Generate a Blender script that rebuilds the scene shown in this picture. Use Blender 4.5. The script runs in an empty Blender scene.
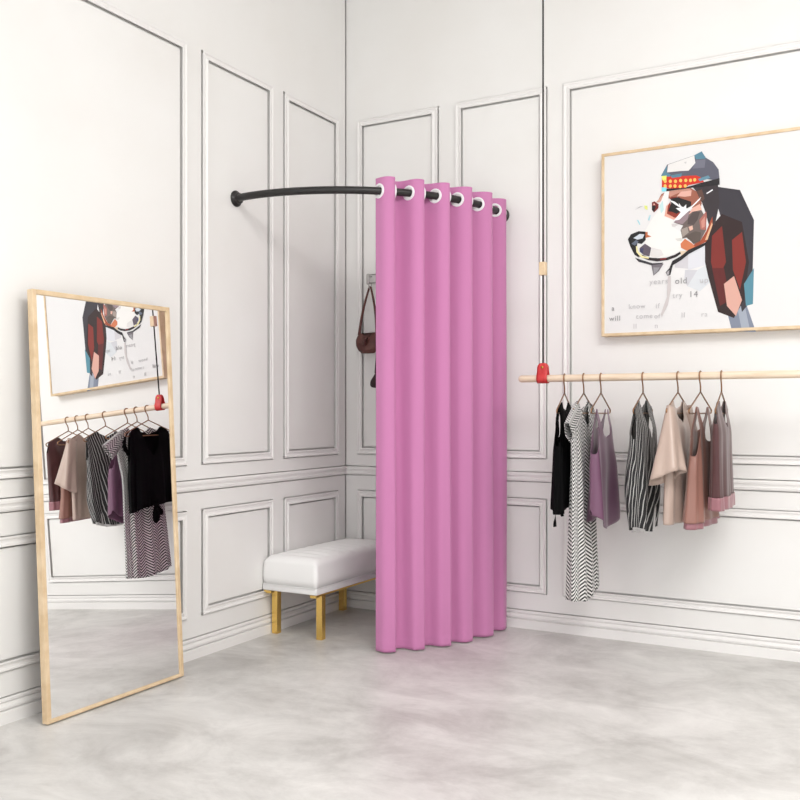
import bpy, bmesh, math, random
from mathutils import Vector, Matrix
from mathutils.geometry import tessellate_polygon
random.seed(4)
scn = bpy.context.scene
COL = scn.collection
PI = math.pi

# ------------------------------------------------------------------ camera numbers
F_PX, CX, HY, CAM_H = 921.0, 400.5, 411.0, 1.3
YAW = math.atan((915 - CX) / F_PX)
VIEW = Vector((-math.sin(YAW), math.cos(YAW), 0)); RIGHT = Vector((math.cos(YAW), math.sin(YAW), 0)); UP = Vector((0, 0, 1))
_D = F_PX * CAM_H / (606.8 - HY)
CAM = -(RIGHT * ((347 - CX) / F_PX * _D) + VIEW * _D) + Vector((0, 0, CAM_H))

def bp(px, py, axis, val):
    """measured photo position -> point on a real plane of the room"""
    d = VIEW + RIGHT * ((px - CX) / F_PX) - UP * ((py - HY) / F_PX)
    return CAM + d * ((val - CAM[axis]) / d[axis])

# ------------------------------------------------------------------ helpers
def lin(c):
    r = []
    for v in c[:3]:
        v /= 255.0
        r.append(v / 12.92 if v <= .04045 else ((v + .055) / 1.055) ** 2.4)
    return (r[0], r[1], r[2], 1)

def mat(name, col, rough=.5, metal=0, sheen=0, spec=.5, coat=0):
    m = bpy.data.materials.new(name); m.use_nodes = True
    b = m.node_tree.nodes['Principled BSDF']
    b.inputs['Base Color'].default_value = lin(col)
    b.inputs['Roughness'].default_value = rough
    b.inputs['Metallic'].default_value = metal
    b.inputs['Specular IOR Level'].default_value = spec
    b.inputs['Sheen Weight'].default_value = sheen
    b.inputs['Coat Weight'].default_value = coat
    return m

def nodes(m):
    nt = m.node_tree
    return nt, nt.nodes['Principled BSDF'], nt.nodes, nt.links

def add_noise_color(m, c1, c2, scale=(1, 1, 1), nscale=5, detail=6, lo=.35, hi=.65, bump=0, coord='Object', rot=0, distort=0, bscale=None):
    nt, b, N, L = nodes(m)
    tc = N.new('ShaderNodeTexCoord'); mp = N.new('ShaderNodeMapping')
    mp.inputs['Scale'].default_value = scale; mp.inputs['Rotation'].default_value = (0, 0, rot)
    L.new(tc.outputs[coord], mp.inputs['Vector'])
    nz = N.new('ShaderNodeTexNoise'); nz.inputs['Scale'].default_value = nscale; nz.inputs['Detail'].default_value = detail
    nz.inputs['Distortion'].default_value = distort
    L.new(mp.outputs['Vector'], nz.inputs['Vector'])
    cr = N.new('ShaderNodeValToRGB')
    cr.color_ramp.elements[0].position = lo; cr.color_ramp.elements[0].color = lin(c1)
    cr.color_ramp.elements[1].position = hi; cr.color_ramp.elements[1].color = lin(c2)
    L.new(nz.outputs['Fac'], cr.inputs['Fac']); L.new(cr.outputs['Color'], b.inputs['Base Color'])
    if bump:
        n2 = nz
        if bscale:
            n2 = N.new('ShaderNodeTexNoise'); n2.inputs['Scale'].default_value = bscale
            L.new(tc.outputs[coord], n2.inputs['Vector'])
        bm_ = N.new('ShaderNodeBump'); bm_.inputs['Strength'].default_value = bump; bm_.inputs['Distance'].default_value = .002
        L.new(n2.outputs['Fac'], bm_.inputs['Height']); L.new(bm_.outputs['Normal'], b.inputs['Normal'])
    return m

def tag(o, label=None, cat=None, group=None, kind=None):
    if label: o['label'] = label
    if cat: o['category'] = cat
    if group: o['group'] = group
    if kind: o['kind'] = kind
    return o

def empty(name, loc, label, cat, group=None, rz=0):
    o = bpy.data.objects.new(name, None); COL.objects.link(o)
    o.empty_display_size = .05
    o.location = loc; o.rotation_euler = (0, 0, rz)
    return tag(o, label, cat, group)

def obj(name, bm, m, parent=None, smooth=False, loc=None):
    bmesh.ops.recalc_face_normals(bm, faces=bm.faces[:])
    me = bpy.data.meshes.new(name); bm.to_mesh(me); bm.free()
    for mm in (m if isinstance(m, (list, tuple)) else [m]): me.materials.append(mm)
    if smooth:
        for p in me.polygons: p.use_smooth = True
    o = bpy.data.objects.new(name, me); COL.objects.link(o)
    if parent: o.parent = parent
    if loc: o.location = loc
    return o

def box(bm, lo, hi, bev=0, seg=2):
    r = bmesh.ops.create_cube(bm, size=1)
    lo, hi = Vector(lo), Vector(hi); c = (lo + hi) / 2; s = hi - lo
    for v in r['verts']: v.co = Vector((v.co.x * s.x, v.co.y * s.y, v.co.z * s.z)) + c
    if bev:
        es = list({e for v in r['verts'] for e in v.link_edges})
        bmesh.ops.bevel(bm, geom=es, offset=bev, segments=seg, profile=.5, affect='EDGES')
    return bm

def tube(bm, pts, rad, n=12, closed=False, caps=True):
    pts = [Vector(p) for p in pts]; rings = []; m = len(pts)
    rads = rad if isinstance(rad, (list, tuple)) else [rad] * m
    t0 = None; nrm = None
    for i, p in enumerate(pts):
        if closed: t = (pts[(i + 1) % m] - pts[i - 1]).normalized()
        elif i == 0: t = (pts[1] - p).normalized()
        elif i == m - 1: t = (p - pts[i - 1]).normalized()
        else: t = ((pts[i + 1] - p).normalized() + (p - pts[i - 1]).normalized()).normalized()
        if nrm is None:
            a = Vector((0, 0, 1)) if abs(t.z) < .9 else Vector((1, 0, 0))
            nrm = (a - t * a.dot(t)).normalized()
        else:
            nrm = (nrm - t * nrm.dot(t)).normalized()
        b = t.cross(nrm)
        rings.append([bm.verts.new(p + (nrm * math.cos(2 * PI * k / n) + b * math.sin(2 * PI * k / n)) * rads[i]) for k in range(n)])
    rng = range(m) if closed else range(m - 1)
    for i in rng:
        A, B = rings[i], rings[(i + 1) % m]
        for k in range(n):
            bm.faces.new((A[k], A[(k + 1) % n], B[(k + 1) % n], B[k]))
    if caps and not closed:
        bm.faces.new(rings[0]); bm.faces.new(rings[-1])
    return bm

def lathe(bm, prof, M=Matrix(), n=32):
    """prof: (radius, height) pairs about local z"""
    rings = []
    for r, z in prof:
        rings.append([bm.verts.new(M @ Vector((r * math.cos(2 * PI * k / n), r * math.sin(2 * PI * k / n), z))) for k in range(n)])
    for A, B in zip(rings, rings[1:]):
        for k in range(n): bm.faces.new((A[k], A[(k + 1) % n], B[(k + 1) % n], B[k]))
    bm.faces.new(rings[0]); bm.faces.new(rings[-1])
    return bm

def interp(tab, x):
    if x <= tab[0][0]: return tab[0][1]
    for (a, va), (b, vb) in zip(tab, tab[1:]):
        if x <= b:
            k = (x - a) / (b - a); k = k * k * (3 - 2 * k)
            return va + (vb - va) * k
    return tab[-1][1]

def smooth(a, b, x):
    k = max(0, min(1, (x - a) / (b - a))); return k * k * (3 - 2 * k)

def frame_of(xa, za):  # matrix with z axis along za
    za = Vector(za).normalized(); xa = Vector(xa); xa = (xa - za * xa.dot(za)).normalized(); ya = za.cross(xa)
    return Matrix((xa, ya, za)).transposed().to_4x4()

# ------------------------------------------------------------------ materials
M_wall = mat('white_wall_paint', (240, 238, 236), .45)
add_noise_color(M_wall, (238, 236, 233), (242, 241, 239), nscale=1.2, bump=.03, bscale=60)
M_trim = mat('white_trim_paint', (241, 239, 237), .4)
M_ceil = mat('ceiling_paint', (245, 244, 242), .8)
M_wood = mat('pale_wood', (222, 195, 158), .5)
add_noise_color(M_wood, (214, 186, 148), (230, 206, 172), scale=(1, 1, 1), nscale=14, detail=4)
M_rodwood = mat('light_beech', (232, 210, 185), .45)
add_noise_color(M_rodwood, (224, 200, 174), (238, 219, 197), scale=(1, 12, 12), nscale=6, detail=4)
M_black = mat('black_metal', (30, 28, 27), .38, metal=0, spec=.5)
M_gold = mat('brushed_gold', (244, 206, 120), .24, metal=1)
M_brass = mat('brass', (200, 160, 80), .3, metal=1)
M_copper = mat('copper_wire', (158, 122, 94), .34, metal=1)
M_chrome = mat('satin_nickel', (190, 188, 186), .3, metal=1)
M_white_plastic = mat('white_plastic', (238, 236, 238), .35)
M_red = mat('red_leather', (186, 42, 44), .5)
add_noise_color(M_red, (190, 44, 46), (208, 58, 58), nscale=30, bump=.1)
M_cord = mat('black_cord', (30, 28, 28), .8)
M_mirror = mat('silvered_glass', (246, 246, 246), .0, metal=1)
M_back = mat('mirror_backing', (120, 96, 70), .8)
M_pink = mat('pink_curtain_cloth', (199, 126, 173), .8, sheen=.15)
def weave(m, sc, st):
    nt, b, N, L = nodes(m)
    tc = N.new('ShaderNodeTexCoord'); nz = N.new('ShaderNodeTexNoise'); nz.inputs['Scale'].default_value = sc
    L.new(tc.outputs['Object'], nz.inputs['Vector'])
    bu = N.new('ShaderNodeBump'); bu.inputs['Strength'].default_value = st; bu.inputs['Distance'].default_value = .001
    L.new(nz.outputs['Fac'], bu.inputs['Height']); L.new(bu.outputs['Normal'], b.inputs['Normal'])
weave(M_pink, 400, .15)
M_leather_w = mat('white_upholstery', (246, 245, 244), .5)
M_piping = mat('white_piping', (236, 235, 234), .6)
M_bag = mat('brown_leather', (92, 52, 46), .5)
add_noise_color(M_bag, (80, 42, 38), (104, 62, 54), nscale=18, bump=.25)
M_bag2 = mat('dark_leather', (44, 26, 28), .5)
add_noise_color(M_bag2, (38, 22, 24), (52, 32, 34), nscale=18, bump=.2)

# concrete-look floor
M_floor = mat('grey_plaster_floor', (200, 198, 195), .38)
def make_floor(m):
    nt, b, N, L = nodes(m)
    tc = N.new('ShaderNodeTexCoord')
    def noise(scale, sx, sy, rot, det, dist):
        mp = N.new('ShaderNodeMapping'); mp.inputs['Scale'].default_value = (sx, sy, 1); mp.inputs['Rotation'].default_value = (0, 0, rot)
        L.new(tc.outputs['Object'], mp.inputs['Vector'])
        n = N.new('ShaderNodeTexNoise'); n.inputs['Scale'].default_value = scale; n.inputs['Detail'].default_value = det
        n.inputs['Distortion'].default_value = dist; n.inputs['Roughness'].default_value = .7
        L.new(mp.outputs['Vector'], n.inputs['Vector']); return n
    a = noise(1.25, 1, 1.15, -.35, 10, .5)
    c = noise(2.6, .9, 1.25, -.45, 10, .7)
    ra = N.new('ShaderNodeValToRGB'); ra.color_ramp.elements[0].position = .34; ra.color_ramp.elements[1].position = .68
    ra.color_ramp.elements[0].color = lin((190, 187, 184)); ra.color_ramp.elements[1].color = lin((230, 228, 225))
    e = ra.color_ramp.elements.new(.5); e.color = lin((214, 212, 209))
    L.new(a.outputs['Fac'], ra.inputs['Fac'])
    rc = N.new('ShaderNodeValToRGB'); rc.color_ramp.elements[0].position = .33; rc.color_ramp.elements[1].position = .6
    rc.color_ramp.elements[0].color = (.66, .65, .64, 1); rc.color_ramp.elements[1].color = (1, 1, 1, 1)
    L.new(c.outputs['Fac'], rc.inputs['Fac'])
    mx = N.new('ShaderNodeMix'); mx.data_type = 'RGBA'; mx.blend_type = 'MULTIPLY'; mx.inputs[0].default_value = .7
    L.new(ra.outputs['Color'], mx.inputs[6]); L.new(rc.outputs['Color'], mx.inputs[7]); L.new(mx.outputs[2], b.inputs['Base Color'])
    rr = N.new('ShaderNodeMapRange'); rr.inputs['To Min'].default_value = .3; rr.inputs['To Max'].default_value = .5
    L.new(c.outputs['Fac'], rr.inputs['Value']); L.new(rr.outputs['Result'], b.inputs['Roughness'])
make_floor(M_floor)

# ------------------------------------------------------------------ room shell
XW, YW = -.02, .02           # faces of the two walls; baseboards stand out to 0
H_CEIL = 4.05
U_LEN_L, U_LEN_B = 6.6, 6.2
tag(obj('floor', box(bmesh.new(), (XW - .06, -6.6, -.08), (6.2, YW + .06, 0)), M_floor), kind='structure')
tag(obj('ceiling', box(bmesh.new(), (XW - .06, -6.6, H_CEIL), (6.2, YW + .06, H_CEIL + .08)), M_ceil), kind='structure')
tag(obj('wall_right', box(bmesh.new(), (6.2, -6.6, 0), (6.26, YW + .06, H_CEIL)), M_wall), kind='structure')

MW, GAP, DEEP = .0525, .0045, .028
Z_UP, Z_LO = (1.014, 3.222), (.212, .780)
RAIL = (.880, .934)
# panels along each wall, in distance u from the corner
PAN_L = [(.074, .680), (.782, 1.408), (1.518, 3.53), (3.66, 5.6)]
PAN_B = [(.066, .672), (.786, 1.392), (1.488, 3.25), (3.37, 3.96), (4.08, 5.8)]

BASE_T = .110
def wall(name, to_world, ulen, pans, slot):
    """slab in (u, v, depth) with channels in which the mouldings are let in"""
    rects = [(a, b, z0, z1) for a, b in pans for z0, z1 in (Z_UP, Z_LO)]
    us = {-.06, 0, ulen} | ({.009} if slot else set()); vs = {0, BASE_T, RAIL[0] - .005, RAIL[1] + .005, H_CEIL}
    for a, b, z0, z1 in rects:
        us |= {a, b, a + MW, b - MW}; vs |= {z0, z1, z0 + MW, z1 - MW}
    us, vs = sorted(us), sorted(vs)
    def solid(i, j):
        if i < 0 or j < 0 or i >= len(us) - 1 or j >= len(vs) - 1: return True
        u, v = (us[i] + us[i + 1]) / 2, (vs[j] + vs[j + 1]) / 2
        if v < BASE_T or (slot and 0 < u < .009) or RAIL[0] - .005 < v < RAIL[1] + .005: return False
        for a, b, z0, z1 in rects:
            if a < u < b and z0 < v < z1 and not (a + MW < u < b - MW and z0 + MW < v < z1 - MW): return False
        return True
    bm = bmesh.new(); cache = {}
    def V(u, v, d):
        k = (round(u, 5), round(v, 5), d)
        if k not in cache: cache[k] = bm.verts.new(to_world(u, v, -d))
        return cache[k]
    for i in range(len(us) - 1):
        for j in range(len(vs) - 1):
            u0, u1, v0, v1 = us[i], us[i + 1], vs[j], vs[j + 1]
            s = solid(i, j); d = 0 if s else DEEP
            bm.faces.new((V(u0, v0, d), V(u1, v0, d), V(u1, v1, d), V(u0, v1, d)))
            if s:
                for (di, dj), (p, q) in {(-1, 0): ((u0, v0), (u0, v1)), (1, 0): ((u1, v0), (u1, v1)), (0, -1): ((u0, v0), (u1, v0)), (0, 1): ((u0, v1), (u1, v1))}.items():
                    if not solid(i + di, j + dj):
                        bm.faces.new((V(*p, 0), V(*q, 0), V(*q, DEEP), V(*p, DEEP)))
    # back of the wall
    T = .06
    b = [bm.verts.new(to_world(u, v, -T)) for u, v in ((-.06, 0), (ulen, 0), (ulen, H_CEIL), (-.06, H_CEIL))]
    bm.faces.new(b)
    w = tag(obj(name, bm, M_wall), kind='structure')
    # mitred picture-frame mouldings, let into the channels
    prof = [(.012, -DEEP), (.010, .004), (0, .009), (.001, .012), (.004, .013), (.010, .012), (.014, .008), (.022, .007), (.028, .010), (.033, .014), (.039, .014), (.040, .011), (.024, .004), (.022, -DEEP)]
    for a, b2, z0, z1 in rects:
        bm = bmesh.new(); rings = []
        for off, h in prof:
            o = GAP + off
            rings.append([bm.verts.new(to_world(u, v, h)) for u, v in ((a + o, z0 + o), (b2 - o, z0 + o), (b2 - o, z1 - o), (a + o, z1 - o))])
        for A, B in zip(rings, rings[1:]):
            for k in range(4): bm.faces.new((A[k], A[(k + 1) % 4], B[(k + 1) % 4], B[k]))
        obj('panel_moulding', bm, M_trim, w)
    return w

toL = lambda u, v, h: Vector((XW + h, YW - u, v))
toB = lambda u, v, h: Vector((XW + u, YW - h, v))
# panel positions were measured on the moulding fronts
wl = wall('wall_left', toL, U_LEN_L, [(a + .02, b + .02) for a, b in PAN_L], True)
wb = wall('wall_back', toB, U_LEN_B, [(a + .02, b + .02) for a, b in PAN_B], False)

def strip(name, to_world, ulen, prof):
    bm = bmesh.new(); A = [bm.verts.new(to_world(0, v, h)) for h, v in prof]; B = [bm.verts.new(to_world(ulen, v, h)) for h, v in prof]
    n = len(prof)
    for k in range(n): bm.faces.new((A[k], A[(k + 1) % n], B[(k + 1) % n], B[k]))
    bm.faces.new(A); bm.faces.new(B)
    return bm
rail_prof = [(-DEEP, RAIL[0]), (.010, RAIL[0]), (.015, RAIL[0] + .006), (.017, RAIL[0] + .016), (.014, RAIL[0] + .022), (.016, RAIL[0] + .030), (.021, RAIL[0] + .036), (.022, RAIL[1] - .006), (.018, RAIL[1]), (-DEEP, RAIL[1])]
base_prof = [(-DEEP, 0), (.020, 0), (.020, .050), (.016, .053), (.004, .054), (.004, .058), (.014, .060), (.016, .070), (.012, .078), (.010, .084), (.002, .086), (.002, .089), (.009, .091), (.009, .100), (.006, .105), (-DEEP, .105)]
for side, f, ul, n in (('left', toL, U_LEN_L, 1), ('back', toB, U_LEN_B, 2)):
    tag(obj('trim_%d' % n, strip('t', f, ul, rail_prof), M_trim), kind='structure')
    tag(obj('baseboard_' + side, strip('b', f, ul, base_prof), M_trim), kind='structure')

# ------------------------------------------------------------------ curved curtain rod
Z_ROD, R_ROD = 2.485, .0205
def arc(th, dr=0):
    r = 1.108 + .020 * th / (PI / 2) + .061 * max(0, math.sin(2 * th)) ** .6 + dr
    return Vector((r * math.cos(th), -r * math.sin(th), 0))
def arc_n(th):
    return Vector((math.cos(th), -math.sin(th), 0))
rod = empty('curtain_rod', (0, 0, Z_ROD), 'black quarter-circle curtain rod fixed across the white corner', 'curtain rod')
pts = [Vector((-.012, -1.126, 0))] + [arc(math.radians(89.2 - i * 87.6 / 70)) for i in range(71)] + [Vector((1.108, .012, 0))]
obj('tube', tube(bmesh.new(), pts, R_ROD, 20), M_black, rod, True)
fl = [(.0, .0), (.045, 0), (.045, .006), (.041, .010), (.036, .012), (.031, .017), (.030, .030), (.027, .033), (0, .033)]
fl = [(max(r, .0005), z) for r, z in fl]
obj('flange', lathe(bmesh.new(), fl, Matrix.Translation((XW + .001, -1.124, 0)) @ frame_of((0, 1, 0), (1, 0, 0))), M_black, rod, True)
obj('flange', lathe(bmesh.new(), fl, Matrix.Translation((1.106, YW - .001, 0)) @ frame_of((1, 0, 0), (0, -1, 0))), M_black, rod, True)
for o in rod.children:
    if o.name.startswith('flange'):
        md = o.modifiers.new('edge', 'EDGE_SPLIT'); md.split_angle = math.radians(40)

# ------------------------------------------------------------------ pink grommet curtain
cur = empty('curtain', (arc(math.radians(28)).x, arc(math.radians(28)).y, 0), 'pink floor-length grommet curtain hanging in soft folds from black rod', 'curtain')
COFF = -Vector(cur.location)
TH0, TH1 = 49.7, .6
CROSS = [57.5, 49.1, 41.0, 33.1, 25.6, 17.2, 7.4, -2.2]   # fabric crosses the rod from back to front here, then every half period
def phase(t):
    for k in range(len(CROSS) - 1):
        if t >= CROSS[k + 1] or k == len(CROSS) - 2: return (k - 1 + (CROSS[k] - t) / (CROSS[k] - CROSS[k + 1])) * 2 * PI
Z_TOP, Z_HEM = 2.556, .008
def fold(th_deg, z):
    ph = phase(th_deg)
    k = smooth(0, 2.5, Z_TOP - z)
    A = .047 - .009 * k + .004 * math.sin(th_deg * .9 + 1)
    s = math.sin(ph + .10 * math.sin(z * 1.7 + th_deg * .35) * k)
    w = math.tanh(.3 * s) / math.tanh(.3)
    r = A * w + .004 * k * math.sin(3 * ph + z)
    # the folds roll over: sideways push gives the omega shape
    side = -.0065 * math.sin(2 * ph) + .015 * s
    th = math.radians(th_deg)
    tang = Vector((math.sin(th), math.cos(th), 0))
    return arc(th) + arc_n(th) * (r + .012 * k) + tang * side
def curtain_mesh():
    bm = bmesh.new()
    nc = 420
    zs = [Z_TOP - .004 * i for i in range(34)]
    while zs[-1] > Z_HEM + .06: zs.append(zs[-1] - .05)
    zs += [.058, .055, .05, .03, Z_HEM]
    zs = sorted({round(z, 4) for z in zs}, reverse=True)
    ths = [TH0 + (TH1 - TH0) * i / nc for i in range(nc + 1)]
    G = []
    for z in zs:
        row = []
        for t in ths:
            p = fold(t, z)
            if z <= .055: p = p + arc_n(math.radians(t)) * .0012      # turned-up hem
            row.append(bm.verts.new(p + Vector((0, 0, z)) + COFF))
        G.append(row)
    holes = []
    for k in range(1, 7):
        holes.append(CROSS[k])
        mid = (CROSS[k] + CROSS[k + 1]) / 2
        if mid > TH1 + .6: holes.append(mid)
    hc = [fold(h, Z_ROD) + Vector((0, 0, Z_ROD)) + COFF for h in holes]
    for i in range(len(zs) - 1):
        for j in range(nc):
            c = (G[i][j].co + G[i + 1][j + 1].co) / 2
            if zs[i] > 2.4 and any((c - h).length < .030 for h in hc): continue
            bm.faces.new((G[i][j], G[i][j + 1], G[i + 1][j + 1], G[i + 1][j]))
    return bm, holes
bm, holes = curtain_mesh()
fab = obj('fabric', bm, M_pink, cur, True)
md = fab.modifiers.new('cloth', 'SOLIDIFY'); md.thickness = .0025; md.offset = 0
for h in holes:
    c = fold(h, Z_ROD); t = (fold(h - .35, Z_ROD) - fold(h + .35, Z_ROD)).normalized()
    n = t.cross(Vector((0, 0, 1)))
    M = Matrix.Translation(c + Vector((0, 0, Z_ROD)) + COFF) @ frame_of(t, n)
    bm = bmesh.new(); ring = []
    pr = [(.0265, -.003), (.029, -.0046), (.036, -.0046), (.0405, -.0025), (.0405, .0025), (.036, .0046), (.029, .0046), (.0265, .003)]
    N = 36
    R = [[bm.verts.new(M @ Vector((r * math.cos(2 * PI * k / N), r * math.sin(2 * PI * k / N), z))) for k in range(N)] for r, z in pr]
    for a in range(len(pr)):
        A, B = R[a], R[(a + 1) % len(pr)]
        for k in range(N): bm.faces.new((A[k], A[(k + 1) % N], B[(k + 1) % N], B[k]))
    obj('grommet', bm, M_white_plastic, cur, True)

# ------------------------------------------------------------------ leaning floor mirror
MX0, MXT, MZT = .173, .078, 1.811           # front face: foot and top
MY0, MY1 = -1.750, -2.56
vdir = Vector((MXT - MX0, 0, MZT)); MLEN = vdir.length; lean = math.atan2(MX0 - MXT, MZT)
mir = empty('floor_mirror', (MX0, (MY0 + MY1) / 2, 0), 'tall mirror in a thin pale wood frame leaning on the left wall', 'mirror')
mir.rotation_euler = (0, -lean, -.002)
hw = (MY0 - MY1) / 2; FW, FD = .021, .034
bm = bmesh.new()
# local: x out from the glass, y along the wall, z up the frame
for lo, hi in (((-FD, -hw, .006), (0, -hw + FW, MLEN)), ((-FD, hw - FW, .006), (0, hw, MLEN)), ((-FD, -hw + FW, .006), (0, hw - FW, FW)), ((-FD, -hw + FW, MLEN - FW), (0, hw - FW, MLEN))):
    box(bm, lo, hi, .002, 1)
obj('frame', bm, M_wood, mir)
obj('glass', box(bmesh.new(), (-.014, -hw + FW - .004, FW), (-.008, hw - FW + .004, MLEN - FW + .002)), M_mirror, mir)
obj('backing_board', box(bmesh.new(), (-FD + .004, -hw + FW - .004, FW), (-.016, hw - FW + .004, MLEN - FW)), M_back, mir)

# ------------------------------------------------------------------ upholstered bench
BX0, BX1, BY0, BY1 = -.012, .362, -.888, -.015
bench = empty('bench', ((BX0 + BX1) / 2, (BY0 + BY1) / 2, 0), 'white channel-tufted bench on gold legs in the corner', 'bench')
bl = Vector(bench.location); hx, hy = (BX1 - BX0) / 2, (BY1 - BY0) / 2
ZB, ZT = .263, .463
def cushion():
    bm = bmesh.new(); nx, ny = 40, 150; R = .055
    def top(u, v):
        ex, ey = hx - abs(u), hy - abs(v)
        def edge(e):
            if e >= R: return 0
            return R - math.sqrt(max(0, R * R - (R - e) ** 2))
        z = ZT - .75 * (1 - (1 - min(1, edge(ex) / R)) * (1 - min(1, edge(ey) / R))) * R
        dome = .014 * (1 - (u / hx) ** 2) * (1 - (v / hy) ** 6)
        chan = abs(math.sin(PI * (v + hy) / (2 * hy) * 10)) ** .8
        q = smooth(.0, .10, ex) * smooth(.02, .10, ey)
        return z + dome - .020 * (1 - chan) * q
    def spaced(h, n, R):
        a = [-h + R * (1 - math.cos(PI / 2 * i / 8)) for i in range(9)]
        m = n - 16
        mid = [-h + R + (2 * h - 2 * R) * i / m for i in range(1, m)]
        return a + mid + [-x for x in reversed(a)]
    X, Y = spaced(hx, nx, R), spaced(hy, ny, R)
    # plan rounding
    def plan(u, v):
        r = .02; du, dv = abs(u) - (hx - r), abs(v) - (hy - r)
        if du > 0 and dv > 0:
            l = math.hypot(du, dv)
            if l > r: du, dv = du * r / l, dv * r / l
            return math.copysign(hx - r + du, u), math.copysign(hy - r + dv, v)
        return u, v
    G = [[bm.verts.new((*plan(u, v), top(u, v))) for v in Y] for u in X]
    for i in range(len(X) - 1):
        for j in range(len(Y) - 1): bm.faces.new((G[i][j], G[i + 1][j], G[i + 1][j + 1], G[i][j + 1]))
    loop = [G[i][0] for i in range(len(X))] + [G[-1][j] for j in range(1, len(Y))] + [G[i][-1] for i in range(len(X) - 2, -1, -1)] + [G[0][j] for j in range(len(Y) - 2, 0, -1)]
    prev = loop
    for dz, grow in ((.33, .004), (.66, .005), (1, .0)):
        nxt = []
        for v in loop:
            z = v.co.z + (ZB + .036 - v.co.z) * dz
            n = Vector((v.co.x / hx, v.co.y / hy, 0)); n = Vector((math.copysign(1, n.x) if abs(n.x) > .97 else 0, math.copysign(1, n.y) if abs(n.y) > .97 else 0, 0))
            nxt.append(bm.verts.new((v.co.x + n.x * grow, v.co.y + n.y * grow, z)))
        for k in range(len(loop)): bm.faces.new((prev[k], prev[(k + 1) % len(loop)], nxt[(k + 1) % len(loop)], nxt[k]))
        prev = nxt
    bm.faces.new(prev)
    return bm
cs = obj('cushion', cushion(), M_leather_w, bench, True)
obj('upholstered_base', box(bmesh.new(), (-hx - .002, -hy - .002, ZB), (hx + .002, hy + .002, ZB + .034), .006, 3), M_piping, bench, True)
bm = bmesh.new(); z = ZB + .036
loop = []
r = .018
for cx_, cy_, a0 in ((hx - r, hy - r, 0), (-hx + r, hy - r, 90), (-hx + r, -hy + r, 180), (hx - r, -hy + r, 270)):
    for k in range(7):
        a = math.radians(a0 + 15 * k); loop.append((cx_ + (r + .003) * math.cos(a), cy_ + (r + .003) * math.sin(a), z))
tube(bm, loop, .0035, 8, closed=True)
obj('piping', bm, M_piping, cs, True)
for sx in (-1, 1):
    obj('side_rail', box(bmesh.new(), (sx * hx - (.030 if sx > 0 else -.002), -hy + .004, ZB - .011), (sx * hx - (.002 if sx > 0 else -.030), hy - .004, ZB), .0015, 1), M_gold, bench)
    for sy in (-1, 1):
        cx_, cy_ = sx * (hx - (.0225 if sx > 0 else .0390)), sy * (hy - .079)
        bm = bmesh.new()
        box(bm, (cx_ - .019, cy_ - .02, 0), (cx_ + .019, cy_ + .02, ZB - .011), .0015, 1)
        obj('leg', bm, M_gold, bench)
        obj('corner_bracket', box(bmesh.new(), (cx_ - .019, sy * (hy + .002) - (.036 if sy > 0 else 0), ZB - .016), (cx_ + .019, sy * (hy + .002) + (.036 if sy < 0 else 0), ZB - .0005), .001, 1), M_gold, bench)

# ------------------------------------------------------------------ coat rack and bags behind the curtain
ZH = 2.160
rack = empty('coat_rack', (.33, YW, ZH), 'satin metal coat rack on back wall beside curtain edge', 'coat rack')
rx = lambda x: x - .33
for xs in (.178, .47):
    bm = bmesh.new()
    box(bm, (rx(xs) - .010, -.052, -.035), (rx(xs) + .010, -.040, .035), .006, 3)
    obj('end_plate', bm, M_chrome, rack, True)
    for zz in (-.022, .022): obj('standoff', tube(bmesh.new(), [(rx(xs), .001, zz), (rx(xs), -.044, zz)], .005, 10), M_chrome, rack, True)
for zz in (-.027, .027):
    obj('rail', tube(bmesh.new(), [(rx(.178), -.046, zz), (rx(.47), -.046, zz)], .004, 10), M_chrome, rack, True)
HK = (.204, .330)
for xh in HK:
    obj('hook', tube(bmesh.new(), [(rx(xh), -.046, -.024), (rx(xh), -.046, -.050)] + [(rx(xh), -.062 + .016 * math.cos(a), -.050 - .016 * math.sin(a)) for a in [PI * i / 8 for i in range(1, 9)]] + [(rx(xh), -.078, -.040)], .004, 8), M_chrome, rack, True)

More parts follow.
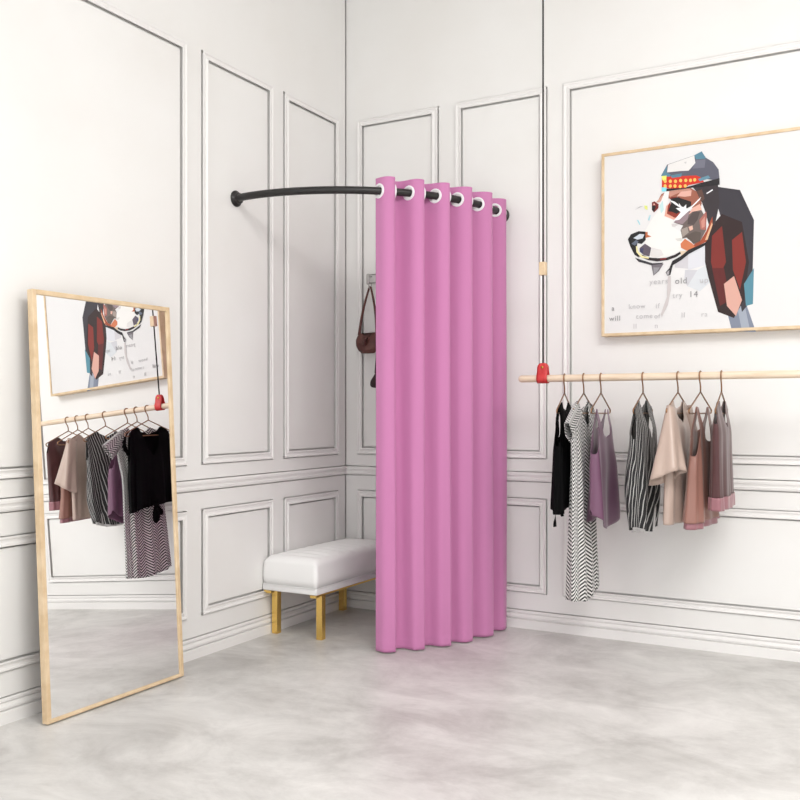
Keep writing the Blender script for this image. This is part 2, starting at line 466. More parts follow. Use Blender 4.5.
def bag(name, label, at, w, h, d, m, sag, strap_top, pleat, form=[(0, .55), (.12, .80), (.35, .98), (.6, 1), (1, .80)]):
    """soft pouch: rows of rounded cross-sections"""
    root = empty(name, at, label, 'bag')
    bm = bmesh.new(); nr, nc = 22, 48; rings = []
    for i in range(nr + 1):
        t = i / nr                                   # 0 bottom .. 1 mouth
        row = []
        for k in range(nc):
            a = 2 * PI * k / nc; c, s = math.cos(a), math.sin(a)
            prof = math.sin(PI * min(1, (.10 + .90 * t) ) * .62 + .05) ** .6 if t < 1 else .93
            ww = w / 2 * interp(form, t)
            dd = d / 2 * interp([(0, .35), (.2, .9), (.45, 1), (.8, .65), (1, .22)], t)
            x = ww * math.copysign(abs(c) ** .75, c); y = dd * math.copysign(abs(s) ** .9, s)
            mouth = h - sag * math.exp(-(x / (w * .16)) ** 2)
            z = t * mouth + .10 * h * (abs(x) / (w / 2)) ** 3 * (1 - t)
            y *= 1 + pleat * math.cos(x / w * 34) * (.2 + .8 * t)
            row.append(bm.verts.new((x, y, z)))
        rings.append(row)
    for A, B in zip(rings, rings[1:]):
        for k in range(nc): bm.faces.new((A[k], A[(k + 1) % nc], B[(k + 1) % nc], B[k]))
    bm.faces.new(rings[0]); bm.faces.new(rings[-1])
    obj('pouch', bm, m, root, True)
    bm = bmesh.new()
    st = Vector(strap_top) - Vector(at)
    for sx in (-1, 1):
        a = Vector((sx * w * form[-1][1] * .47, 0, h * .90)); b = st + Vector((sx * .007, 0, .0))
        P = [a + (b - a) * (i / 10) + Vector((sx * .010 * math.sin(PI * i / 10), 0, 0)) for i in range(11)]
        tube(bm, P, [.010 - .0035 * i / 10 for i in range(11)], 8)
    tube(bm, [st + Vector((.010 * math.cos(PI * i / 8), 0, .010 * math.sin(PI * i / 8) - .004)) for i in range(9)], .006, 8)
    obj('strap', bm, m, root, True)
    bm = bmesh.new()
    tube(bm, [(0, -d * .30, h - sag), (.004, -d * .52, h * .62), (-.004, -d * .55, h * .38)], [.010, .008, .011], 8)
    obj('gathered_knot', bm, m, root, True)
    return root
HKZ = ZH - .062
bag('handbag', 'brown soft leather shoulder bag hanging behind the curtain edge', (.206, -.072, 1.672), .176, .135, .075, M_bag, .042, (.204, -.042, HKZ), .10)
bag('handbag', 'dark small bag hanging lower, almost hidden by the curtain', (.326, -.072, 1.446), .205, .11, .06, M_bag2, .010, (.330, -.042, HKZ), .04, [(0, .93), (.1, 1), (.25, .98), (1, .62)])

# ------------------------------------------------------------------ painting on the back wall
YP = -.052                     # picture face
PX0, PX1, PZ0, PZ1 = 1.742, 2.98, 1.722, 2.755
pic = empty('painting', ((PX0 + PX1) / 2, YW, PZ0), 'large framed dog painting with patterned cap on the white back wall', 'painting')
po = Vector(pic.location)
bm = bmesh.new(); fw = .016
for lo, hi in (((PX0, YP - .006, PZ0), (PX0 + fw, YW - .001, PZ1)), ((PX1 - fw, YP - .006, PZ0), (PX1, YW - .001, PZ1)), ((PX0 + fw, YP - .006, PZ0), (PX1 - fw, YW - .001, PZ0 + fw)), ((PX0 + fw, YP - .006, PZ1 - fw), (PX1 - fw, YW - .001, PZ1))):
    box(bm, Vector(lo) - po, Vector(hi) - po, .0015, 1)
obj('frame', bm, M_wood, pic)
M_canvas = mat('primed_canvas', (229, 228, 228), .8)
canvas = obj('canvas', box(bmesh.new(), Vector((PX0 + fw, YP, PZ0 + fw)) - po, Vector((PX1 - fw, YW - .004, PZ1 - fw)) - po), M_canvas, pic)
M_art = mat('paint', (200, 200, 200), .6)
nt, b, N, L = nodes(M_art); at = N.new('ShaderNodeVertexColor'); at.layer_name = 'pigment'; L.new(at.outputs['Color'], b.inputs['Base Color'])
A_ = lambda x, y: (640 + x / 10.667, 150 + y / 10.667)
B_ = lambda x, y: (620 + x / 8, 200 + y / 8)
P_ = lambda x, y: (x, y)
ART = []
def art(f, col, *xy): ART.append(([f(xy[i], xy[i + 1]) for i in range(0, len(xy), 2)], col))
# neck, chest and ear
art(B_, (205, 203, 208), 440, 490, 545, 430, 545, 550, 440, 540)
art(B_, (217, 218, 224), 545, 400, 690, 370, 690, 520, 545, 560)
art(B_, (203, 203, 209), 520, 560, 620, 560, 540, 690, 515, 640)
art(B_, (214, 218, 222), 620, 560, 690, 520, 735, 555, 740, 640, 640, 730, 540, 690)
art(P_, (126, 134, 152), 724, 300, 742, 292, 756, 332, 732, 331)
art(P_, (160, 168, 182), 735, 296, 742, 292, 750, 330, 742, 331)
art(P_, (52, 48, 56), 712, 186, 740, 190, 754, 220, 752, 300, 742, 312, 730, 250)
art(P_, (40, 18, 18), 705, 244, 710, 228, 722, 214, 742, 222, 749, 262, 744, 300, 734, 318, 718, 312, 708, 276, 705, 262)
art(P_, (122, 34, 26), 712, 236, 722, 226, 726, 262, 716, 284, 711, 262)
art(P_, (128, 36, 26), 732, 240, 742, 232, 746, 262, 740, 290, 733, 270)
art(P_, (92, 22, 20), 712, 268, 724, 268, 730, 300, 720, 306)
art(P_, (216, 166, 152), 724, 284, 734, 276, 742, 300, 736, 316, 727, 306)
art(P_, (84, 138, 156), 744, 284, 754, 268, 753, 304, 746, 306)
# head mass behind
art(A_, (50, 42, 46), 560, 395, 775, 320, 830, 360, 850, 560, 800, 800, 735, 800, 690, 640, 640, 500, 600, 440)
art(A_, (92, 62, 52), 600, 440, 660, 420, 690, 520, 650, 560)
# muzzle
art(B_, (237, 235, 232), 200, 250, 240, 180, 300, 90, 335, 40, 380, 100, 430, 165, 410, 210, 500, 265, 500, 310, 490, 350, 500, 390, 450, 425, 300, 475, 235, 455, 250, 390, 200, 345)
art(B_, (222, 219, 218), 250, 380, 330, 400, 350, 440, 290, 465, 240, 450)
art(B_, (210, 205, 204), 410, 190, 470, 195, 440, 215, 420, 215)
art(B_, (214, 212, 208), 440, 310, 510, 300, 490, 330, 460, 330)
# cheek
art(B_, (108, 95, 91), 430, 180, 560, 90, 640, 60, 690, 150, 690, 240, 640, 330, 590, 355, 540, 300, 500, 310, 485, 240, 505, 205)
art(B_, (150, 130, 136), 430, 180, 470, 130, 560, 85, 540, 155, 500, 195)
art(B_, (82, 70, 68), 545, 150, 590, 90, 640, 95, 620, 160, 590, 200, 540, 195)
art(B_, (90, 78, 72), 520, 290, 600, 250, 650, 260, 640, 330, 590, 350)
art(B_, (160, 148, 140), 490, 235, 540, 215, 550, 260, 500, 300)
art(B_, (222, 178, 160), 548, 215, 580, 205, 585, 235, 560, 248)
art(B_, (172, 104, 94), 635, 160, 690, 90, 695, 130, 685, 240, 645, 235)
art(B_, (200, 140, 126), 650, 170, 680, 130, 678, 215, 655, 225)
art(B_, (158, 72, 44), 640, 330, 690, 250, 740, 130, 742, 200, 690, 335, 590, 385, 555, 395, 600, 350)
art(B_, (222, 176, 140), 680, 320, 735, 180, 742, 195, 700, 320)
art(B_, (207, 120, 80), 485, 350, 520, 310, 580, 350, 600, 372, 545, 412, 488, 382)
art(B_, (226, 204, 178), 480, 410, 540, 405, 520, 440, 490, 450)
# brow
art(A_, (156, 92, 72), 180, 560, 230, 470, 300, 440, 540, 405, 600, 440, 660, 570, 645, 610, 560, 620, 530, 560, 400, 500, 310, 520, 285, 470, 230, 540)
art(A_, (196, 140, 124), 290, 440, 530, 410, 560, 440, 420, 455, 320, 500)
art(A_, (222, 172, 158), 395, 492, 440, 445, 550, 432, 545, 490, 480, 500)
art(A_, (206, 158, 142), 170, 560, 240, 480, 262, 520, 205, 560)
art(A_, (236, 234, 232), 268, 440, 312, 440, 300, 540, 262, 650, 222, 640, 205, 590)
art(A_, (196, 226, 226), 210, 590, 245, 540, 255, 640, 225, 680)
# far eye
art(A_, (116, 30, 26), 128, 560, 155, 548, 200, 580, 196, 622, 150, 668, 128, 640)
art(A_, (18, 12, 12), 128, 600, 158, 590, 170, 610, 150, 660, 130, 640)
art(A_, (228, 180, 166), 140, 588, 150, 565, 165, 590)
# near eye
art(A_, (226, 168, 148), 262, 705, 280, 600, 322, 560, 305, 650, 392, 722, 362, 745)
art(A_, (142, 48, 32), 288, 680, 298, 600, 330, 540, 320, 640, 445, 645, 400, 718, 372, 724)
art(A_, (120, 36, 30), 318, 520, 340, 500, 430, 505, 400, 530, 340, 540)
art(A_, (20, 14, 15), 300, 655, 335, 560, 330, 520, 405, 505, 548, 552, 545, 600, 450, 650, 390, 682, 340, 660)
art(A_, (232, 178, 160), 560, 620, 640, 575, 660, 640, 560, 660, 520, 690)
art(A_, (240, 240, 242), 310, 532, 372, 552, 420, 590, 416, 566, 440, 600, 462, 612, 494, 580, 494, 622, 520, 630, 652, 500, 640, 530, 510, 660, 420, 745, 360, 755, 436, 664, 382, 622, 430, 616, 370, 580)
art(A_, (240, 240, 242), 706, 462, 775, 418, 778, 432, 716, 470)
# nose and mouth
art(B_, (16, 14, 18), 64, 315, 88, 275, 150, 250, 205, 254, 207, 320, 175, 352, 140, 345, 132, 400, 155, 462, 118, 440, 85, 375)
art(B_, (206, 214, 224), 108, 305, 158, 272, 196, 276, 182, 308, 140, 318)
art(B_, (96, 104, 122), 92, 350, 130, 320, 150, 335, 120, 365)
art(B_, (94, 84, 96), 158, 385, 200, 350, 250, 382, 236, 452, 190, 440, 158, 412)
art(B_, (64, 64, 96), 162, 390, 190, 385, 185, 425, 165, 415)
art(B_, (190, 104, 66), 205, 258, 222, 255, 222, 280, 252, 292, 205, 304)
art(B_, (34, 24, 28), 482, 414, 440, 438, 370, 462, 300, 466, 230, 460, 150, 428, 138, 446, 230, 482, 300, 492, 380, 482, 452, 456, 488, 430)
art(B_, (120, 30, 36), 320, 466, 370, 462, 372, 474, 322, 482)
art(B_, (236, 226, 170), 128, 370, 140, 372, 146, 412, 182, 448, 232, 458, 230, 470, 170, 462, 132, 418)
art(B_, (46, 44, 50), 120, 462, 200, 488, 260, 506, 348, 502, 330, 518, 250, 522, 150, 494)
art(B_, (112, 106, 112), 252, 522, 350, 510, 312, 570, 268, 606)
art(B_, (150, 148, 152), 268, 540, 320, 540, 300, 570, 270, 600)
art(B_, (24, 20, 24), 692, 338, 550, 398, 490, 448, 420, 488, 396, 545, 366, 580, 380, 606, 404, 600, 424, 522, 490, 482, 552, 432, 684, 362)
art(B_, (170, 166, 170), 372, 580, 396, 560, 394, 596, 378, 602)
art(P_, (205, 198, 198), 668, 276, 671, 276, 671, 290, 668, 305, 662, 317, 661, 314, 667, 297)
# cap
art(A_, (90, 90, 104), 225, 278, 290, 158, 580, 58, 660, 18, 705, 85, 780, 130, 840, 210, 850, 330, 640, 300, 320, 292)
art(A_, (84, 130, 150), 575, 60, 660, 15, 705, 92, 600, 102)
art(A_, (112, 112, 126), 600, 110, 700, 100, 690, 190, 560, 200)
art(A_, (229, 227, 225), 300, 158, 580, 60, 592, 140, 520, 222, 430, 226, 290, 240)
art(A_, (200, 198, 198), 470, 130, 500, 125, 490, 150)
art(A_, (84, 130, 150), 225, 278, 292, 165, 284, 240, 330, 262, 320, 290)
art(A_, (26, 22, 26), 285, 415, 480, 402, 640, 356, 850, 300, 850, 370, 775, 380, 560, 402, 280, 442)
art(A_, (206, 44, 24), 235, 288, 320, 285, 600, 272, 645, 290, 685, 342, 520, 376, 482, 406, 300, 412, 235, 402)
art(A_, (84, 130, 150), 330, 272, 450, 250, 440, 286, 340, 300)
art(A_, (96, 140, 160), 620, 310, 730, 272, 752, 300, 640, 336)
art(A_, (236, 236, 112), 233, 280, 285, 274, 280, 345, 240, 322)
art(A_, (130, 222, 236), 234, 400, 286, 398, 280, 442, 234, 444)
for dx, dy in ((270, 335), (325, 335), (380, 335), (435, 327), (490, 326), (540, 325), (585, 320), (270, 386), (325, 386), (375, 386), (430, 390), (485, 385)):
    art(A_, (252, 196, 96), *[v for k in range(8) for v in (dx + 17 * math.cos(k * PI / 4), dy + 19 * math.sin(k * PI / 4))])
# loose brush marks
art(B_, (226, 232, 130), 195, 45, 220, 48, 222, 80, 200, 72)
art(B_, (150, 214, 224), 136, 158, 150, 165, 164, 198, 158, 198)
art(B_, (170, 216, 224), 240, 120, 246, 124, 236, 166, 224, 160)
art(B_, (180, 180, 182), 120, 80, 160, 52, 190, 50, 160, 60)
bm = bmesh.new(); lay = bm.loops.layers.color.new('pigment')
def lin4(c): return (c[0] / 255, c[1] / 255, c[2] / 255, 1)
for i, (poly, c) in enumerate(ART):
    y = YP - .0004 - .00004 * i
    vs = []
    for px, py in poly:
        p = bp(px, py, 1, YP); p.x = min(p.x, PX1 - .02); vs.append(bm.verts.new(Vector((p.x, y, p.z)) - po))
    for tri in tessellate_polygon([[v.co.copy() for v in vs]]):
        a, b_, c_ = (vs[q] for q in tri)
        n = (b_.co - a.co).cross(c_.co - a.co)
        if n.length < 1e-9: continue
        f = bm.faces.new((a, b_, c_) if n.y < 0 else (a, c_, b_))
        for lp in f.loops: lp[lay] = lin4(c)
me = bpy.data.meshes.new('dog_portrait'); bm.to_mesh(me); bm.free(); me.materials.append(M_art)
dog = bpy.data.objects.new('dog_portrait', me); COL.objects.link(dog); dog.parent = canvas
M_ink = mat('grey_ink', (150, 148, 150), .7); M_ink2 = mat('faint_ink', (196, 194, 196), .7)
def lettering(txt, px, py, size, m):
    cu = bpy.data.curves.new('lettering', 'FONT'); cu.body = txt; cu.size = size; cu.extrude = .0003; cu.space_character = 1.15
    t = bpy.data.objects.new('lettering_src', cu); COL.objects.link(t)
    bpy.context.view_layer.update()
    me = bpy.data.meshes.new_from_object(t.evaluated_get(bpy.context.evaluated_depsgraph_get()))
    bpy.data.objects.remove(t)
    me.materials.append(m)
    p = bp(px, py, 1, YP) - po
    me.transform(Matrix.Translation((p.x, YP - .0040 - po.y, p.z)) @ Matrix.Rotation(PI / 2, 4, 'X'))
    o = bpy.data.objects.new('lettering', me); COL.objects.link(o); o.parent = canvas
q7 = lambda x, y: (600 + x / 6.957, 265 + y / 6.957)
for txt, x, y, s, m in (('years', 345, 136, .042, M_ink2), ('old', 522, 132, .046, M_ink), ('up', 692, 126, .044, M_ink2), ('try', 505, 230, .040, M_ink2), ('14', 618, 224, .046, M_ink),
                        ('a', 82, 318, .038, M_ink), ('know', 200, 306, .038, M_ink2), ('if', 388, 302, .040, M_ink2), ('will', 66, 390, .040, M_ink), ('come', 250, 374, .038, M_ink2), ('of', 378, 372, .036, M_ink2),
                        ('ll', 566, 366, .040, M_ink2), ('ra', 704, 360, .038, M_ink2), ('ll', 232, 444, .040, M_ink2), ('n', 380, 440, .040, M_ink2)):
    lettering(txt, *q7(x, y), s, m)

# ------------------------------------------------------------------ hanging clothes rail
YR, ZR, RR = -.365, 1.478, .0195
RX0, RX1 = 1.367, 3.22
bar = empty('clothes_rail', (RX0, YR, ZR), 'pale round wooden clothes rail hung in front of back wall', 'clothes rail')
L_ = RX1 - RX0
bm = bmesh.new()
tube(bm, [(.0, 0, 0), (.006, 0, 0), (.014, 0, 0), (L_ - .014, 0, 0), (L_ - .006, 0, 0), (L_, 0, 0)], [RR * .55, RR * .85, RR, RR, RR * .85, RR * .55], 20)
obj('pole', bm, M_rodwood, bar, True)
def hang_cord(x, label):
    root = empty('hanging_cord', (x, YR, ZR), label, 'cord', 'cords holding the clothes rail')
    r = RR + .003; w = .030
    # leather strap folded round the pole, rounded top tab
    prof = [(-r * .55, .072)]
    prof = [(-.0055, .085), (-.0075, .06), (-.012, .034), (-r + .002, .016)] + [(-r * math.cos(a), -r * math.sin(a)) for a in [PI * i / 12 for i in range(13)]] + [(r - .002, .016), (.012, .034), (.0075, .06), (.0055, .085)]
    bm = bmesh.new()
    def half(z): return w if z < .058 else math.sqrt(max(.00002, w * w - (z - .058) ** 2))
    rows = []
    fine = []
    for (a, za), (b2, zb) in zip(prof, prof[1:]):
        n = 5 if max(za, zb) > .05 else 1
        for k in range(n): fine.append((a + (b2 - a) * k / n, za + (zb - za) * k / n))
    fine.append(prof[-1])
    for y, z in fine:
        h = half(z); rows.append([bm.verts.new((h * t, y, z)) for t in (-1, -.5, 0, .5, 1)])
    for A, B in zip(rows, rows[1:]):
        for k in range(4): bm.faces.new((A[k], A[k + 1], B[k + 1], B[k]))
    lp = obj('leather_loop', bm, M_red, root, True)
    md = lp.modifiers.new('hide', 'SOLIDIFY'); md.thickness = .004; md.offset = 1
    bm = bmesh.new()
    lathe(bm, [(.0005, -.016), (.007, -.0155), (.007, -.012), (.003, -.010), (.003, .010), (.007, .012), (.007, .0155), (.0005, .016)], Matrix.Translation((0, 0, .062)) @ frame_of((1, 0, 0), (0, 1, 0)), 16)
    tg = obj('rivet', bm, M_brass, lp, True)
    obj('cord', tube(bmesh.new(), [(0, 0, .066), (0, 0, H_CEIL - ZR - .001)], .0048, 10), M_cord, root, True)
    obj('wooden_toggle', box(bmesh.new(), (-.018, -.018, .568), (.018, .018, .640), .003, 2), M_wood, root)
    return root
hang_cord(1.508, 'black cord with wood toggle and red leather loop holding rail end')
hang_cord(3.06, 'cord with red leather loop at the far right rail end')

def hanger(x, rz, label):
    root = empty('clothes_hanger', (x, YR, ZR), label, 'hanger', 'copper wire hangers on the wooden rail', rz)
    k = RR + .0035
    hook = [(0, k * math.cos(a), k * math.sin(a)) for a in [math.radians(-35 + 215 * i / 16) for i in range(17)]]
    hook += [(0, -k * .75, -.022), (0, -.006, -.040), (0, 0, -.058), (0, 0, -.082)]
    obj('hook', tube(bmesh.new(), hook, .0038, 8), M_copper, root, True)
    W, ZA, ZBAR = .205, -.082, -.190
    P = [(0, 0, ZA), (0, W - .012, -.166)]
    P += [(0, W - .014 + .014 * math.sin(a), -.178 + .012 * math.cos(a)) for a in [PI * i / 8 for i in range(1, 8)]]
    P += [(0, W - .014, ZBAR), (0, -W + .014, ZBAR)]
    P += [(0, -(W - .014 + .014 * math.sin(a)), -.178 + .012 * math.cos(a)) for a in [PI * i / 8 for i in range(7, 0, -1)]]
    P += [(0, -W + .012, -.166)]
    obj('shoulder_frame', tube(bmesh.new(), P, .0040, 8, closed=True), M_copper, root, True)
    return root

# ---- cloth materials
def uv_pattern(name, kind, dark, light, rough=.7, sheen=.2):
    m = mat(name, light, rough, sheen=sheen)
    nt, b, N, L = nodes(m)
    uv = N.new('ShaderNodeUVMap'); uv.uv_map = 'cloth'
    sp = N.new('ShaderNodeSeparateXYZ'); L.new(uv.outputs['UV'], sp.inputs[0])
    def mth(op, a, b_=None):
        n = N.new('ShaderNodeMath'); n.operation = op
        for i, v in enumerate((a, b_)):
            if v is None: continue
            if isinstance(v, (int, float)): n.inputs[i].default_value = v
            else: L.new(v, n.inputs[i])
        return n.outputs[0]
    if kind == 'chevron':
        tri = mth('PINGPONG', sp.outputs['X'], .036)
        v = mth('ADD', sp.outputs['Y'], mth('MULTIPLY', tri, 1.0))
        fr = mth('FRACT', mth('MULTIPLY', v, 1 / .0198)); g = mth('GREATER_THAN', fr, .52)
    else:
        v = mth('ADD', sp.outputs['X'], mth('MULTIPLY', sp.outputs['Y'], .16))
        nz = N.new('ShaderNodeTexNoise'); nz.inputs['Scale'].default_value = 9; L.new(uv.outputs['UV'], nz.inputs['Vector'])
        v = mth('ADD', v, mth('MULTIPLY', nz.outputs['Fac'], .02))
        fr = mth('FRACT', mth('MULTIPLY', v, 1 / .020)); g = mth('GREATER_THAN', fr, .79)
    mx = N.new('ShaderNodeMix'); mx.data_type = 'RGBA'
    mx.inputs[6].default_value = lin(dark); mx.inputs[7].default_value = lin(light)
    L.new(g, mx.inputs[0]); L.new(mx.outputs[2], b.inputs['Base Color'])
    return m
M_blackcloth = mat('black_chiffon', (6, 6, 7), .8, spec=.1)
M_chev = uv_pattern('chevron_print', 'chevron', (34, 33, 35), (232, 230, 228))
M_stripe = uv_pattern('striped_print', 'stripe', (22, 22, 24), (190, 188, 186))
M_purple = mat('mauve_satin', (112, 72, 99), .33, sheen=.2)
M_champ = mat('champagne_satin', (186, 164, 152), .32, sheen=.2)
M_rose = mat('rose_brown_satin', (146, 102, 90), .34, sheen=.2)
M_pinksatin = mat('dusty_pink_satin', (154, 104, 112), .36, sheen=.2)
M_maroon = mat('maroon_satin', (78, 40, 42), .4, sheen=.2)
M_sheer = mat('sheer_white_hem', (224, 222, 222), .6)

def cloth_tube(bm, top, hem, width, thick, folds, amp, seed, nc=144, nr=44, uvl=None, off=0):
    """a garment body hung in the local y-z plane: near edge at -y, front to +x.
    top(s0, front) and hem(s0, front) give heights, width(z) and thick(z) half sizes"""
    rnd = random.Random(seed); ph = [rnd.uniform(0, 6.28) for _ in range(6)]
    W0 = max(width(-.1 * i) for i in range(2, 12)); per = 4 * W0 + .1
    rows = []; uvs = []
    for i in range(nr + 1):
        t = i / nr; row = []; ur = []
        for k in range(nc):
            a = 2 * PI * k / nc; s0, sx = math.cos(a), math.sin(a)
            zt, zb = top(s0, sx > 0), hem(s0, sx > 0)
            z = zt + (zb - zt) * t
            g = smooth(-.16, -.75, z)
            A = amp * (.15 + .85 * g)
            rip = A * (math.cos(folds * a + ph[0] + 1.1 * math.sin(3 * z + ph[1])) + .5 * math.cos((folds * 2 + 1) * a + ph[2] - 2 * z) + .35 * math.sin(3 * a + ph[3]))
            w, th = width(z), thick(z)
            y = w * s0 + rip * .35 * s0
            x = th * math.copysign(abs(sx) ** .7, sx) + rip * min(1, abs(sx) * 1.6) * math.copysign(1, sx)
            row.append(bm.verts.new((x, y + off, z))); ur.append((k / nc * per, z))
        rows.append(row); uvs.append(ur)
    for i in range(nr):
        for k in range(nc):
            k2 = (k + 1) % nc
            f = bm.faces.new((rows[i][k], rows[i][k2], rows[i + 1][k2], rows[i + 1][k]))
            if uvl:
                for lp, (ii, kk, kv) in zip(f.loops, ((i, k, k), (i, k2, k + 1), (i + 1, k2, k + 1), (i + 1, k, k))):
                    lp[uvl].uv = (kv / nc * per, uvs[ii][kk][1])

def sleeve(bm, base, tip, r0, r1, folds, amp, seed, uvl=None, nc=48, nr=16, slant=0):
    base, tip = Vector(base), Vector(tip); ax = (tip - base).normalized()
    ux = Vector((1, 0, 0)); uy = ax.cross(ux).normalized(); rnd = random.Random(seed); p0 = rnd.uniform(0, 6)
    rows = []
    for i in range(nr + 1):
        t = i / nr; c = base + (tip - base) * t
        rx_, ry_ = r0[0] + (r1[0] - r0[0]) * t, r0[1] + (r1[1] - r0[1]) * t
        row = []
        for k in range(nc):
            a = 2 * PI * k / nc; rp = 1 + amp * t * math.cos(folds * a + p0)
            row.append(bm.verts.new(c + ux * (rx_ * math.cos(a) * rp) + uy * (ry_ * math.sin(a) * rp) + ax * (slant * t * math.cos(a))))
        rows.append(row)
    L2 = (tip - base).length; P = 2 * PI * max(r1)
    for i in range(nr):
        for k in range(nc):
            f = bm.faces.new((rows[i][k], rows[i][(k + 1) % nc], rows[i + 1][(k + 1) % nc], rows[i + 1][k]))
            if uvl:
                for lp, (ii, kk) in zip(f.loops, ((i, k), (i, k + 1), (i + 1, k + 1), (i + 1, k))): lp[uvl].uv = (kk / nc * P, -ii / nr * L2)

def cloth(name, bm, m, parent, th=.0016):
    o = obj(name, bm, m, parent, True)
    md = o.modifiers.new('cloth', 'SOLIDIFY'); md.thickness = th; md.offset = 0
    return o
def tabf(front, back=None):
    return lambda s0, f: interp(front if f or back is None else back, abs(s0))
def side_tab(tab):          # signed along s0
    return lambda s0, f: interp(tab, s0)
W_ = lambda tab: (lambda z: interp([(-k, v) for k, v in tab], -z) if False else interp(sorted((a, b) for a, b in tab), z))

hx_ = {n: bp(px, 375, 1, YR).x for n, px in dict(black=564.5, chev=583.8, mauve=601, stripe=643, champ=678, rose=700.5, maroon=721.5).items()}
rot = dict(black=8, chev=3, mauve=3, stripe=1, champ=-3, rose=-4, maroon=2)
for n, lb in dict(black='copper hanger under the black sleeveless top, leftmost on rail', chev='copper hanger holding the long chevron dress', mauve='copper hanger showing its full triangle in the mauve camisole',
                  stripe='copper hanger holding the black and white striped blouse', champ='copper hanger inside the champagne short-sleeved top', rose='copper hanger inside the rose-brown camisole',
                  maroon='copper hanger holding the maroon top, furthest right on rail').items():
    hanger(hx_[n], math.radians(rot[n]), lb)
def garment(name, n, label, cat):
    return empty(name, (hx_[n] + dict(mauve=.004, chev=-.004, rose=.010).get(n, 0), YR, ZR), label, cat, None, math.radians(rot[n]))

# black sleeveless top
g = garment('sleeveless_top', 'black', 'black V-neck sleeveless top with tie hem, first on the rail', 'top')
bm = bmesh.new()
cloth_tube(bm, tabf([(0, -.18), (.3, -.165), (.52, -.130), (.72, -.145), (.86, -.165), (1, -.36)], [(0, -.34), (.12, -.30), (.52, -.130), (.72, -.145), (.86, -.165), (1, -.36)]),
           side_tab([(-1, -.72), (-.5, -.69), (0, -.68), (.5, -.67), (1, -.66)]), W_([(-.9, .215), (-.55, .205), (-.35, .19), (-.13, .19)]), W_([(-.7, .042), (-.4, .04), (-.25, .022), (-.13, .004)]), 9, .010, 1)
body = cloth('bodice', bm, M_blackcloth, g)
for s in (-1, 1):
    bm = bmesh.new(); rows = []
    for i in range(41):
        t = i / 40; z = -.150 - .21 * t; y = s * (.165 + .035 * math.sin(PI * min(1, t * 1.2)) )
        w = .028 * math.sin(PI * (.08 + .9 * t)) ** .6
        rp = .008 * math.sin(t * 44); rows.append([bm.verts.new((q * .012 + rp * k_, y + s * w * k_, z - .012 * k_)) for q, k_ in ((0, 0), (.2, .5), (.4, 1))])
    for A, B in zip(rows, rows[1:]):
        for k in range(2): bm.faces.new((A[k], A[k + 1], B[k + 1], B[k]))
    cloth('armhole_frill', bm, M_blackcloth, body)
bm = bmesh.new()
for dx, ln, dy in ((-.004, .14, -.02), (.010, .09, .05)):
    rows = []
    for i in range(9):
        t = i / 8; w = .016 + .020 * t - (.02 * max(0, t - .8) * 5)
        c = Vector((-.036 + dx * (1 + t), -.015 + dy * t, -.665 - ln * t))
        rows.append([bm.verts.new(c + Vector((.006 * math.sin(6 * t + q), q * w, 0))) for q in (-1, -.3, .3, 1)])
    for A, B in zip(rows, rows[1:]):
        for k in range(3): bm.faces.new((A[k], A[k + 1], B[k + 1], B[k]))
bmesh.ops.create_uvsphere(bm, u_segments=12, v_segments=8, radius=.022, matrix=Matrix.Translation((-.036, -.015, -.672)))
cloth('hem_tie', bm, M_blackcloth, g)
# a dangling corner at the near side seam
# chevron dress
g = garment('dress', 'chev', 'long black and white chevron dress hanging almost to the baseboard', 'dress')
bm = bmesh.new(); uvl = bm.loops.layers.uv.new('cloth')
cloth_tube(bm, tabf([(0, -.27), (.2, -.24), (.48, -.125), (.85, -.150), (1, -.24)], [(0, -.17), (.3, -.15), (.48, -.125), (.85, -.150), (1, -.24)]),
           side_tab([(-1, -1.165), (-.4, -1.175), (.3, -1.16), (1, -1.135)]), W_([(-1.25, .20), (-.9, .19), (-.5, .175), (-.3, .20), (-.13, .21)]), W_([(-1.2, .052), (-.7, .036), (-.4, .034), (-.25, .026), (-.13, .004)]), 8, .010, 2, uvl=uvl, nr=60)
body = cloth('gown', bm, M_chev, g)
for s in (-1, 1):
    bm = bmesh.new(); uvl = bm.loops.layers.uv.new('cloth')
    sleeve(bm, (0, s * .13, -.175), (0, s * .285, -.285), (.022, .045), (.018, .060), 5, .10, 3, uvl)
    cloth('sleeve', bm, M_chev, g)
# mauve camisole
g = garment('camisole', 'mauve', 'mauve satin camisole with thin straps and curved hem', 'camisole')
bm = bmesh.new()
cloth_tube(bm, tabf([(0, -.315), (.3, -.305), (.52, -.168), (.60, -.166), (.74, -.30), (1, -.40)], [(0, -.27), (.3, -.26), (.52, -.168), (.60, -.166), (.74, -.30), (1, -.40)]),
           lambda s0, f: (-.80 if f else -.775) + .085 * (abs(s0) ** 2.2), W_([(-.8, .205), (-.5, .19), (-.35, .175), (-.15, .19)]), W_([(-.8, .048), (-.5, .042), (-.3, .028), (-.165, .004)]), 3, .017, 5)
cloth('bodice', bm, M_purple, g)
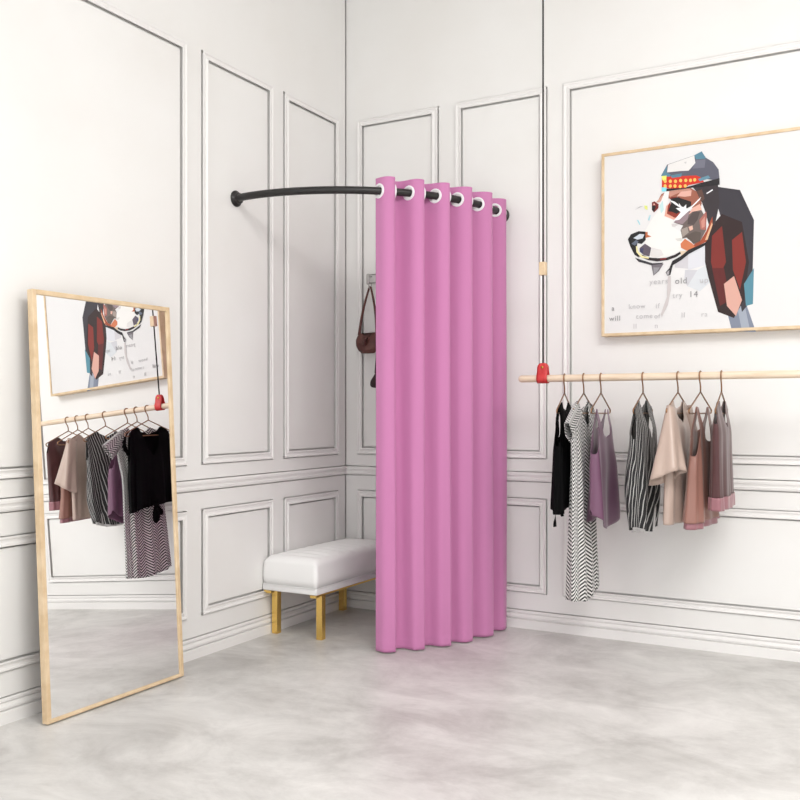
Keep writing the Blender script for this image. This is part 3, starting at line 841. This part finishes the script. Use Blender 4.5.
# striped blouse
g = garment('blouse', 'stripe', 'black and white striped sleeveless blouse with rounded hem', 'blouse')
bm = bmesh.new(); uvl = bm.loops.layers.uv.new('cloth')
cloth_tube(bm, tabf([(0, -.32), (.15, -.27), (.45, -.122), (.8, -.150), (.95, -.17), (1, -.32)], [(0, -.16), (.3, -.14), (.45, -.122), (.8, -.150), (.95, -.17), (1, -.32)]),
           lambda s0, f: -.800 + .035 * abs(s0) ** 2, W_([(-.85, .15), (-.6, .195), (-.35, .19), (-.13, .19)]), W_([(-.85, .036), (-.55, .060), (-.3, .045), (-.13, .004)]), 7, .013, 7, uvl=uvl)
body = cloth('bodice', bm, M_stripe, g)
bm = bmesh.new()
cloth_tube(bm, lambda s0, f: -.70 + .05 * abs(s0) ** 2, lambda s0, f: -.812 + .035 * abs(s0) ** 2, W_([(-.85, .13), (-.6, .17)]), W_([(-.85, .03), (-.6, .045)]), 7, .010, 7, nr=8)
cloth('hem_lining', bm, M_sheer, body)
# champagne tee
g = garment('tee_shirt', 'champ', 'champagne satin short-sleeved top with wide hanging sleeve', 'top')
bm = bmesh.new()
cloth_tube(bm, tabf([(0, -.235), (.25, -.215), (.46, -.128), (.85, -.155), (1, -.22)], [(0, -.165), (.25, -.155), (.46, -.128), (.85, -.155), (1, -.22)]),
           lambda s0, f: -.730 + .01 * s0, W_([(-.8, .20), (-.5, .19), (-.3, .195), (-.13, .20)]), W_([(-.8, .046), (-.5, .042), (-.3, .034), (-.13, .004)]), 5, .010, 9)
cloth('bodice', bm, M_champ, g)
for s, ex in ((-1, .082), (1, .05)):
    bm = bmesh.new()
    sleeve(bm, (.008, s * .150, -.160), (.010, s * .240, -.505 if s < 0 else -.44), (.020, .045), (ex, .066), 5, .16, 4, slant=-.040)
    cloth('sleeve', bm, M_champ, g)
# rose-brown camisole
g = garment('camisole', 'rose', 'rose-brown camisole with pink underlayer showing at hem', 'camisole')
bm = bmesh.new()
cloth_tube(bm, tabf([(0, -.33), (.28, -.32), (.48, -.158), (.62, -.156), (.76, -.30), (1, -.40)], [(0, -.28), (.28, -.27), (.48, -.158), (.62, -.156), (.76, -.30), (1, -.40)]),
           lambda s0, f: -.712 + .012 * s0, W_([(-.8, .235), (-.5, .19), (-.35, .16), (-.15, .18)]), W_([(-.8, .056), (-.5, .042), (-.3, .028), (-.155, .004)]), 6, .011, 11)
body = cloth('bodice', bm, M_rose, g)
bm = bmesh.new()
cloth_tube(bm, lambda s0, f: -.66, lambda s0, f: -.745 + .010 * s0, W_([(-.8, .225), (-.5, .18)]), W_([(-.8, .048), (-.5, .034)]), 6, .010, 11, nr=8)
cloth('underlayer', bm, M_pinksatin, body)
# maroon top at the picture's right edge
g = garment('sleeveless_top', 'maroon', 'maroon satin top with pink trim behind the rose-brown camisole', 'top')
bm = bmesh.new()
cloth_tube(bm, tabf([(0, -.26), (.25, -.23), (.46, -.128), (.85, -.155), (1, -.24)], [(0, -.165), (.25, -.155), (.46, -.128), (.85, -.155), (1, -.24)]),
           lambda s0, f: -.60, W_([(-.8, .20), (-.3, .20), (-.13, .205)]), W_([(-.8, .040), (-.3, .034), (-.13, .004)]), 6, .009, 13)
body = cloth('bodice', bm, M_maroon, g)
bm = bmesh.new()
cloth_tube(bm, lambda s0, f: -.596, lambda s0, f: -.66, W_([(-.8, .206), (-.5, .203)]), W_([(-.8, .046), (-.5, .041)]), 6, .010, 13, nr=6)
cloth('hem_trim', bm, M_pinksatin, body)

# ------------------------------------------------------------------ light and camera
w = bpy.data.worlds.new('daylight'); scn.world = w; w.use_nodes = True
bg = w.node_tree.nodes['Background']; bg.inputs['Color'].default_value = (.985, .995, 1.0, 1); bg.inputs['Strength'].default_value = 1.5
def area(name, loc, target, sx, sy, power, col=(1, 1, 1)):
    l = bpy.data.lights.new(name, 'AREA'); l.shape = 'RECTANGLE'; l.size = sx; l.size_y = sy; l.energy = power; l.color = col
    o = bpy.data.objects.new(name, l); COL.objects.link(o); o.location = loc
    o.rotation_euler = (Vector(target) - Vector(loc)).to_track_quat('-Z', 'Y').to_euler()
    return o
area('ceiling_lamp', (3.7, -3.2, H_CEIL - .05), (2.9, -2.4, 0), 2.6, 2.6, 205, (1, .99, .975))

cam = bpy.data.cameras.new('camera'); co = bpy.data.objects.new('camera', cam); COL.objects.link(co)
cam.sensor_fit = 'HORIZONTAL'; cam.sensor_width = 36; cam.lens = 36 * F_PX / 800
co.location = CAM; co.rotation_euler = (PI / 2, 0, YAW)
cam.shift_x = (400 - CX) / 800; cam.shift_y = (HY - 400) / 800
cam.clip_start = .05
scn.camera = co
vs = scn.view_settings
vs.view_transform = 'Standard'; vs.look = 'None'; vs.gamma = 1; vs.use_curve_mapping = False; vs.exposure = 0.14
